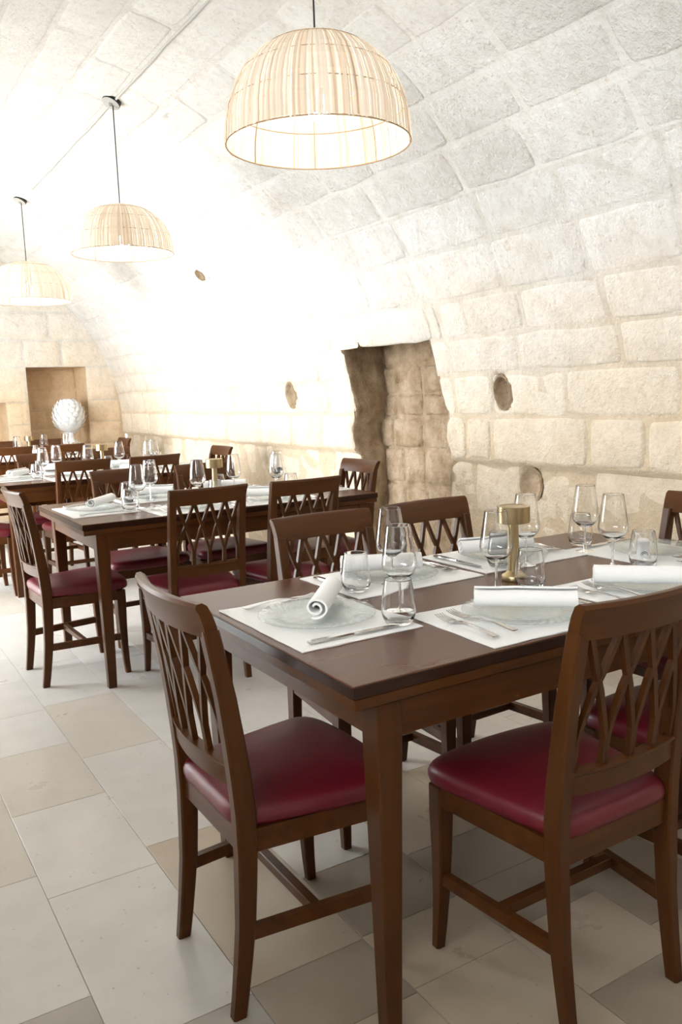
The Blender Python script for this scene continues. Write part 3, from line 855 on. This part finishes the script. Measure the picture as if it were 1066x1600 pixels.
def make_napkin(seed, L=.235):
    """cotton napkin rolled into a loose spiral"""
    turns, n, t = 1.75, 64, .0048; prof = []
    for k in range(n + 1):
        q = k / n; a = q * turns * 2 * PI + seed; r = .0085 + .0185 * q ** .85 + .0016 * noise.noise((q * 6, seed, 0))
        prof.append((r * 1.08 * math.cos(a), r * .96 * math.sin(a)))
    inner = []
    for k in range(n + 1):
        x, z = prof[k]; r = math.hypot(x, z); f = max(.1, (r - t) / r); inner.append((x * f, z * f))
    loop = prof + inner[::-1]
    rings = []
    for i in range(13):
        u = i / 12; x = (u - .5) * L
        s = 1 + .035 * noise.noise((u * 4, seed, 3)); sg = .0014 * noise.noise((u * 3, seed, 8))
        rings.append([(x + .004 * noise.noise((py * 40, pz * 40, i // 12 + seed)) * (1 if i in (0, 12) else 0), py * s, .0268 + pz * s + sg) for py, pz in loop])
    return auto_smooth(MB().loft(rings).me('rolled_napkin', M_NAPKIN), 60)
def flat_bar(mb, stations, t=.0011):
    """strip along +y: stations (y, half width, z)"""
    rings = []
    for y, h, z in stations:
        rings.append([(-h, y, z - t), (h, y, z - t), (h * .8, y, z + t), (-h * .8, y, z + t)])
    mb.loft(rings)
def make_fork():
    mb = MB()
    flat_bar(mb, [(-.102, .0045, .0028), (-.100, .0095, .0030), (-.085, .0088, .0042), (-.04, .0048, .0085), (.0, .0034, .0105), (.022, .0036, .0085), (.032, .0075, .0060), (.045, .0118, .0030), (.052, .0122, .0026)])
    for k in range(4):
        x = -.0102 + .0068 * k; r = []
        for y, h, z in ((.051, .0021, .0027), (.07, .0017, .0030), (.09, .0014, .0055), (.102, .0007, .0088)):
            r.append([(x - h, y, z - .0010), (x + h, y, z - .0010), (x + h, y, z + .0010), (x - h, y, z + .0010)])
        mb.loft(r)
    return auto_smooth(mb.me('dinner_fork', M_STEEL), 50)
def make_knife():
    mb = MB()
    flat_bar(mb, [(-.112, .0055, .0032), (-.108, .0088, .0034), (-.06, .0075, .0042), (-.01, .0050, .0045), (.0, .0052, .0040)], .0022)
    r = []
    for y, x0, x1 in ((.0, -.005, .005), (.006, -.0075, .0075), (.04, -.0095, .0078), (.08, -.0098, .0076), (.104, -.0070, .0074), (.116, .0030, .0068)):
        r.append([(x0, y, .0030), (x1, y, .0026), (x1, y, .0046), (x0, y, .0038)])
    mb.loft(r)
    return auto_smooth(mb.me('dinner_knife', M_STEEL), 50)
wine0 = make_wine(); wine_used = [False]
ME_TUM, ME_PLATE, ME_FORK, ME_KNIFE = make_tumbler(), make_plate(), make_fork(), make_knife()
ME_MATS = [make_mat(k * 3.1) for k in range(3)]; ME_NAPS = [make_napkin(k * 1.3 + .4) for k in range(3)]
def wine(x, y, label):
    g = wine0 if not wine_used[0] else copy_tree(wine0)
    wine_used[0] = True
    g.location = (x, y, Z + .0005); tag(g, label, 'wine glass', 'stemmed wine glasses')
# seat: mat centre relative to the table corner, direction the diner faces, (right, forward) of wine and tumbler, napkin ends
LAY = {
    'L':  dict(c=(.178, .445), d=-90, wine=(.371, .370), tum=(.302, .279), nap=(.985 - .767 - .0, 1.712 - 1.24, 50), nf=0),
    'F1': dict(c=(.570, .166), d=0, wine=(.692, .383), tum=(.768, .336), nap=(1.342 - .767, 1.394 - 1.24, -41), nf=0),
    'F2': dict(c=(1.012, .163), d=0, wine=(1.148, .389), tum=(1.201, .324), nap=(1.743 - .767, 1.39 - 1.24, -46), nf=0),
    'B1': dict(c=(.568, .692), d=180, wine=(.521, .621), tum=(.394, .604), nap=(1.324 - .767, 1.962 - 1.24, -28), nf=1),
    'B2': dict(c=(1.018, .710), d=180, wine=(.980, .572), tum=(.893, .590), nap=(1.745 - .767, 1.940 - 1.24, -22), nf=1),
    'R':  dict(c=(1.385, .440), d=90, wine=(1.262, .597), tum=(1.318, .668), nap=None, nf=0)}
def setting(ti, seat, full=True, nap=True):
    tx, ty, tr = T_POS[ti]; L = LAY[seat]; tn = ORD[ti]; st = SEAT_TXT[seat]
    where = 'at the %s of the %s table' % (st, tn)
    cx, cy = tx + L['c'][0], ty + L['c'][1]; a = math.radians(L['d'])
    rng = random.Random(ti * 10 + ord(seat[0]) + len(seat) * ord(seat[-1]))
    def loc(r, f): return (cx + r * math.cos(a) - f * math.sin(a), cy + r * math.sin(a) + f * math.cos(a))
    o = link('placemat', ME_MATS[rng.randrange(3)], None, (cx, cy, Z + .0003), (0, 0, a + rng.uniform(-.03, .03)))
    tag(o, 'white linen placemat ' + where, 'placemat', 'white placemats')
    if full:
        px, py = loc(.005, .0 if seat != 'R' else -.03)
        o = link('charger_plate', ME_PLATE, None, (px, py, Z + .0052), (0, 0, rng.uniform(0, 3)))
        tag(o, 'clear ribbed glass charger plate ' + where, 'plate', 'glass charger plates')
        k = 0
        for dx, df, rr in ((-.172, -.010, rng.uniform(-.05, .12)), (-.138, -.022, rng.uniform(0, .16))):
            x, y = loc(dx, df)
            o = link('dinner_fork', ME_FORK, None, (x, y, Z + .0065 + (.0 if k == 0 else .0085)), (0, 0, a + rr))
            tag(o, ('outer' if k == 0 else 'inner') + ' steel dinner fork ' + where, 'fork', 'dinner forks'); k += 1
        x, y = loc(.182, -.01)
        o = link('dinner_knife', ME_KNIFE, None, (x, y, Z + .0055), (0, 0, a + rng.uniform(-.04, .04)))
        tag(o, 'steel dinner knife ' + where, 'knife', 'dinner knives')
    if nap and L['nap']:
        nx, ny, nd = L['nap']
        o = link('rolled_napkin', ME_NAPS[rng.randrange(3)], None, (tx + nx, ty + ny, Z + (.0195 if full else .005)), (0, 0, math.radians(nd)))
        tag(o, 'rolled white cotton napkin ' + where, 'napkin', 'rolled napkins')
    wine(tx + L['wine'][0], ty + L['wine'][1], 'clear stemmed wine glass ' + where)
    o = link('water_tumbler', ME_TUM, None, (tx + L['tum'][0], ty + L['tum'][1], Z + .0045), (0, 0, 0))
    tag(o, 'clear water tumbler ' + where, 'tumbler', 'water tumblers')
for ti in range(3):
    for seat in ('L', 'F1', 'F2', 'B1', 'B2', 'R'): setting(ti, seat)
for seat in ('F1', 'F2', 'B1', 'B2', 'R'): setting(3, seat, False)

def make_lamp():
    root = bpy.data.objects.new('table_lamp', None); COL.objects.link(root)
    link('base', auto_smooth(MB().lathe([(0, 0), (.0330, 0), (.0340, .0015), (.0340, .013), (.0325, .0155), (.022, .022), (.0165, .029), (0, .029)], 40).me('base', M_BRASS), 40), root)
    link('stem', auto_smooth(MB().lathe([(.0168, .028), (.0158, .06), (.0142, .11), (.0128, .162)], 28).me('stem', M_BRASS), 40), root)
    link('lamp_head', auto_smooth(MB().lathe([(0, .164), (.0425, .162), (.0445, .1635), (.0445, .207), (.0432, .2085), (.039, .2085), (.038, .2065), (0, .2065)], 40).me('lamp_head', M_BRASS), 40), root)
    return root
lamp0 = make_lamp()
for ti in range(4):
    l = lamp0 if ti == 0 else copy_tree(lamp0)
    tx, ty, _ = T_POS[ti]; l.location = (tx + .815, ty + .448, Z + .0003)
    tag(l, 'small brass cordless table lamp on the %s table' % ORD[ti], 'lamp', 'brass table lamps')
# salt shaker with a printed swirl
root = bpy.data.objects.new('salt_shaker', None); COL.objects.link(root)
root.location = (2.045, 1.625, Z + .0003); root.rotation_euler = (0, 0, math.radians(-130))
link('body', auto_smooth(MB().lathe([(0, 0), (.0205, 0), (.0215, .002), (.0215, .020), (.019, .036), (.0178, .052), (0, .052)], 28).me('body', M_PORCELAIN), 40), root)
link('cap', auto_smooth(MB().lathe([(0, .0523), (.0185, .0523), (.0195, .055), (.0195, .062), (.016, .066), (0, .067)], 28).me('cap', M_PORCELAIN), 40), root)
sw = MB()
for (r0, a0, a1) in ((.0105, -.4, 3.6), (.006, .2, 3.9)):
    P = []
    for k in range(18):
        t = a0 + (a1 - a0) * k / 17; yy, zz = r0 * math.cos(t), .022 + r0 * .95 * math.sin(t)
        rr = interp([(0, .0215), (.020, .0215), (.036, .019), (.052, .0178)], zz)
        an = yy / rr; P.append((rr * math.cos(an) + .0001, rr * math.sin(an), zz))
    sw.tube(P, [.0003 + .0011 * math.sin(PI * k / 17) for k in range(18)], 6)
link('printed_swirl', sw.me('printed_swirl', M_INK), root)['label'] = 'dark printed swirl mark'
tag(root, 'white porcelain salt shaker with dark swirl mark at the wall end', 'salt shaker')

# ------------------------------------------------------------------ pendant lamps
def make_pendant(x, y, z_rim, D, H, z_top, label, seed):
    root = bpy.data.objects.new('pendant_lamp', None); COL.objects.link(root); root.location = (x, y, 0)
    R0 = D / 2; rng = random.Random(seed)
    def pr_(t): # t 0 top .. 1 rim
        a = .06 + (PI / 2 - .06) * t
        q = math.sin(a) ** .86
        return R0 * q, z_rim + H * max(0, math.cos(a)) ** .92
    mb = MB(); N = 300; T = [0, .12, .25, .38, .5, .62, .74, .87, 1]
    for k in range(N):
        a0 = 2 * PI * k / N; wdt = 2 * PI / N * rng.uniform(1.02, 1.3); j = rng.uniform(-.0025, .0025); zr = rng.uniform(-.003, .004)
        V = []
        for i, t in enumerate(T):
            r, z = pr_(t); r += j * t
            if i == len(T) - 1: z += zr
            da = .012 * noise.noise((k * .7, t * 2, seed))
            for s_ in (-.5, .5): V.append((r * math.cos(a0 + da + s_ * wdt), r * math.sin(a0 + da + s_ * wdt), z))
        mb.add(V, [(2 * i, 2 * i + 1, 2 * i + 3, 2 * i + 2) for i in range(len(T) - 1)])
    link('raffia_shade', mb.me('raffia_shade', M_RAFFIA), root)
    for t in (.30, .55, .78, 1.0):
        r, z = pr_(t); r -= .003
        link('shade_hoop', MB().tube([(r * math.cos(2 * PI * k / 48), r * math.sin(2 * PI * k / 48), z) for k in range(48)], .0018 if t < 1 else .0024, 6, True).me('shade_hoop', M_HOOP, True), root)
    for q in range(8):
        a = 2 * PI * q / 8 + .3; P = []
        for k in range(14): r, z = pr_(k / 13); P.append(((r - .004) * math.cos(a), (r - .004) * math.sin(a), z))
        link('shade_rib', MB().tube(P, .0014, 5).me('shade_rib', M_HOOP, True), root)
    zt = z_rim + H
    link('bulb', MB().lathe([(0, -.06), (.018, -.056), (.032, -.042), (.038, -.022), (.034, 0), (.022, .022), (.014, .036), (0, .036)], 20, 0, 0, zt - .20).me('bulb', M_BULB, True), root)
    link('socket', MB().lathe([(0, -.165), (.020, -.165), (.020, -.10), (.006, -.09), (0, -.09)], 16, 0, 0, zt).me('socket', M_ROSE, True), root)
    link('cord', MB().tube([(0, 0, zt - .1), (0, 0, z_top - .01)], .0032, 8).me('cord', M_BLACK, True), root)
    # rose follows the slope of the vault
    nrm = Vector((-.46, -.12, -.88)).normalized()   # screwed to a block that leans off the vault's curve
    cn = link('ceiling_rose', auto_smooth(MB().lathe([(0, 0), (.050, 0), (.050, .024), (.048, .026)], 32).me('ceiling_rose', M_ROSE), 40), root)
    cn.location = (0, 0, z_top + .002)
    cn.rotation_euler = Vector((0, 0, 1)).rotation_difference(nrm).to_euler()
    fc = link('rose_face', auto_smooth(MB().lathe([(.0485, .0262), (.012, .0275), (.010, .034), (.004, .044), (0, .044)], 32).me('rose_face', M_ROSE_FACE), 40), cn)
    tag(root, label, 'pendant lamp', 'domed raffia pendant lamps')
ztop = VZ + math.sqrt(VR ** 2 - .5 ** 2)
make_pendant(1.5, 2.53, 2.118, .625, .335, ztop, 'large domed raffia pendant lamp hanging nearest, in front of the vault', 1)
make_pendant(1.5, 4.71, 2.095, .56, .262, ztop, 'middle domed raffia pendant lamp on a black cord', 2)
make_pendant(1.5, 7.23, 2.105, .67, .315, ztop, 'farthest domed raffia pendant lamp, at the left edge of the photo', 3)

# ------------------------------------------------------------------ ceramic pine cone in the end niche
root = bpy.data.objects.new('pine_cone_sculpture', None); COL.objects.link(root)
root.location = (2.335, 9.71, .80)
link('niche_sill', MB().box(1.86, 2.66, 9.57, 9.80, .72, .799, .012).me('niche_sill', M_ENDWALL), wall_back)
link('pedestal', auto_smooth(MB().lathe([(0, 0), (.105, 0), (.108, .012), (.095, .03), (.06, .06), (.046, .09), (.05, .115), (.075, .135), (.08, .145), (0, .145)], 36).me('pedestal', M_CERAMIC), 50), root)
def egg(t): # 0 bottom..1 top
    a = PI * t; return .165 * math.sin(a) ** .9 * (1.06 - .18 * t), .14 + .385 * (1 - math.cos(a)) / 2
link('body', MB().lathe([(0, .14)] + [egg(k / 16) for k in range(1, 16)] + [(0, .525)], 32).me('body', M_CERAMIC, True), root)
sc_ = MB()
for row in range(9):
    t = .13 + .085 * row; n_ = max(5, int(15 * math.sin(PI * t)))
    for k in range(n_):
        a = 2 * PI * (k + .5 * (row % 2)) / n_; r, z = egg(t); r2, z2 = egg(min(.97, t + .10)); w_ = PI / n_ * .92
        V = []
        for (f, wd, o_) in ((0, .55, .000), (.35, 1.0, .014), (.75, .8, .020), (1.1, .06, .026)):
            rr = r + (r2 - r) * f + o_; zz = z + (z2 - z) * f
            for s_ in (-1, 0, 1): V.append(((rr + (.006 if s_ == 0 else 0)) * math.cos(a + s_ * w_ * wd), (rr + (.006 if s_ == 0 else 0)) * math.sin(a + s_ * w_ * wd), zz))
        sc_.add(V, [(3 * i + j, 3 * i + j + 1, 3 * i + j + 4, 3 * i + j + 3) for i in range(3) for j in range(2)])
o = link('cone_scales', sc_.me('cone_scales', M_CERAMIC, True), root); o['kind'] = 'stuff'
tag(root, 'white glazed ceramic pine cone on a foot, in the end wall niche', 'sculpture')
print('blocks', n_blocks, 'tiles', n_tiles)
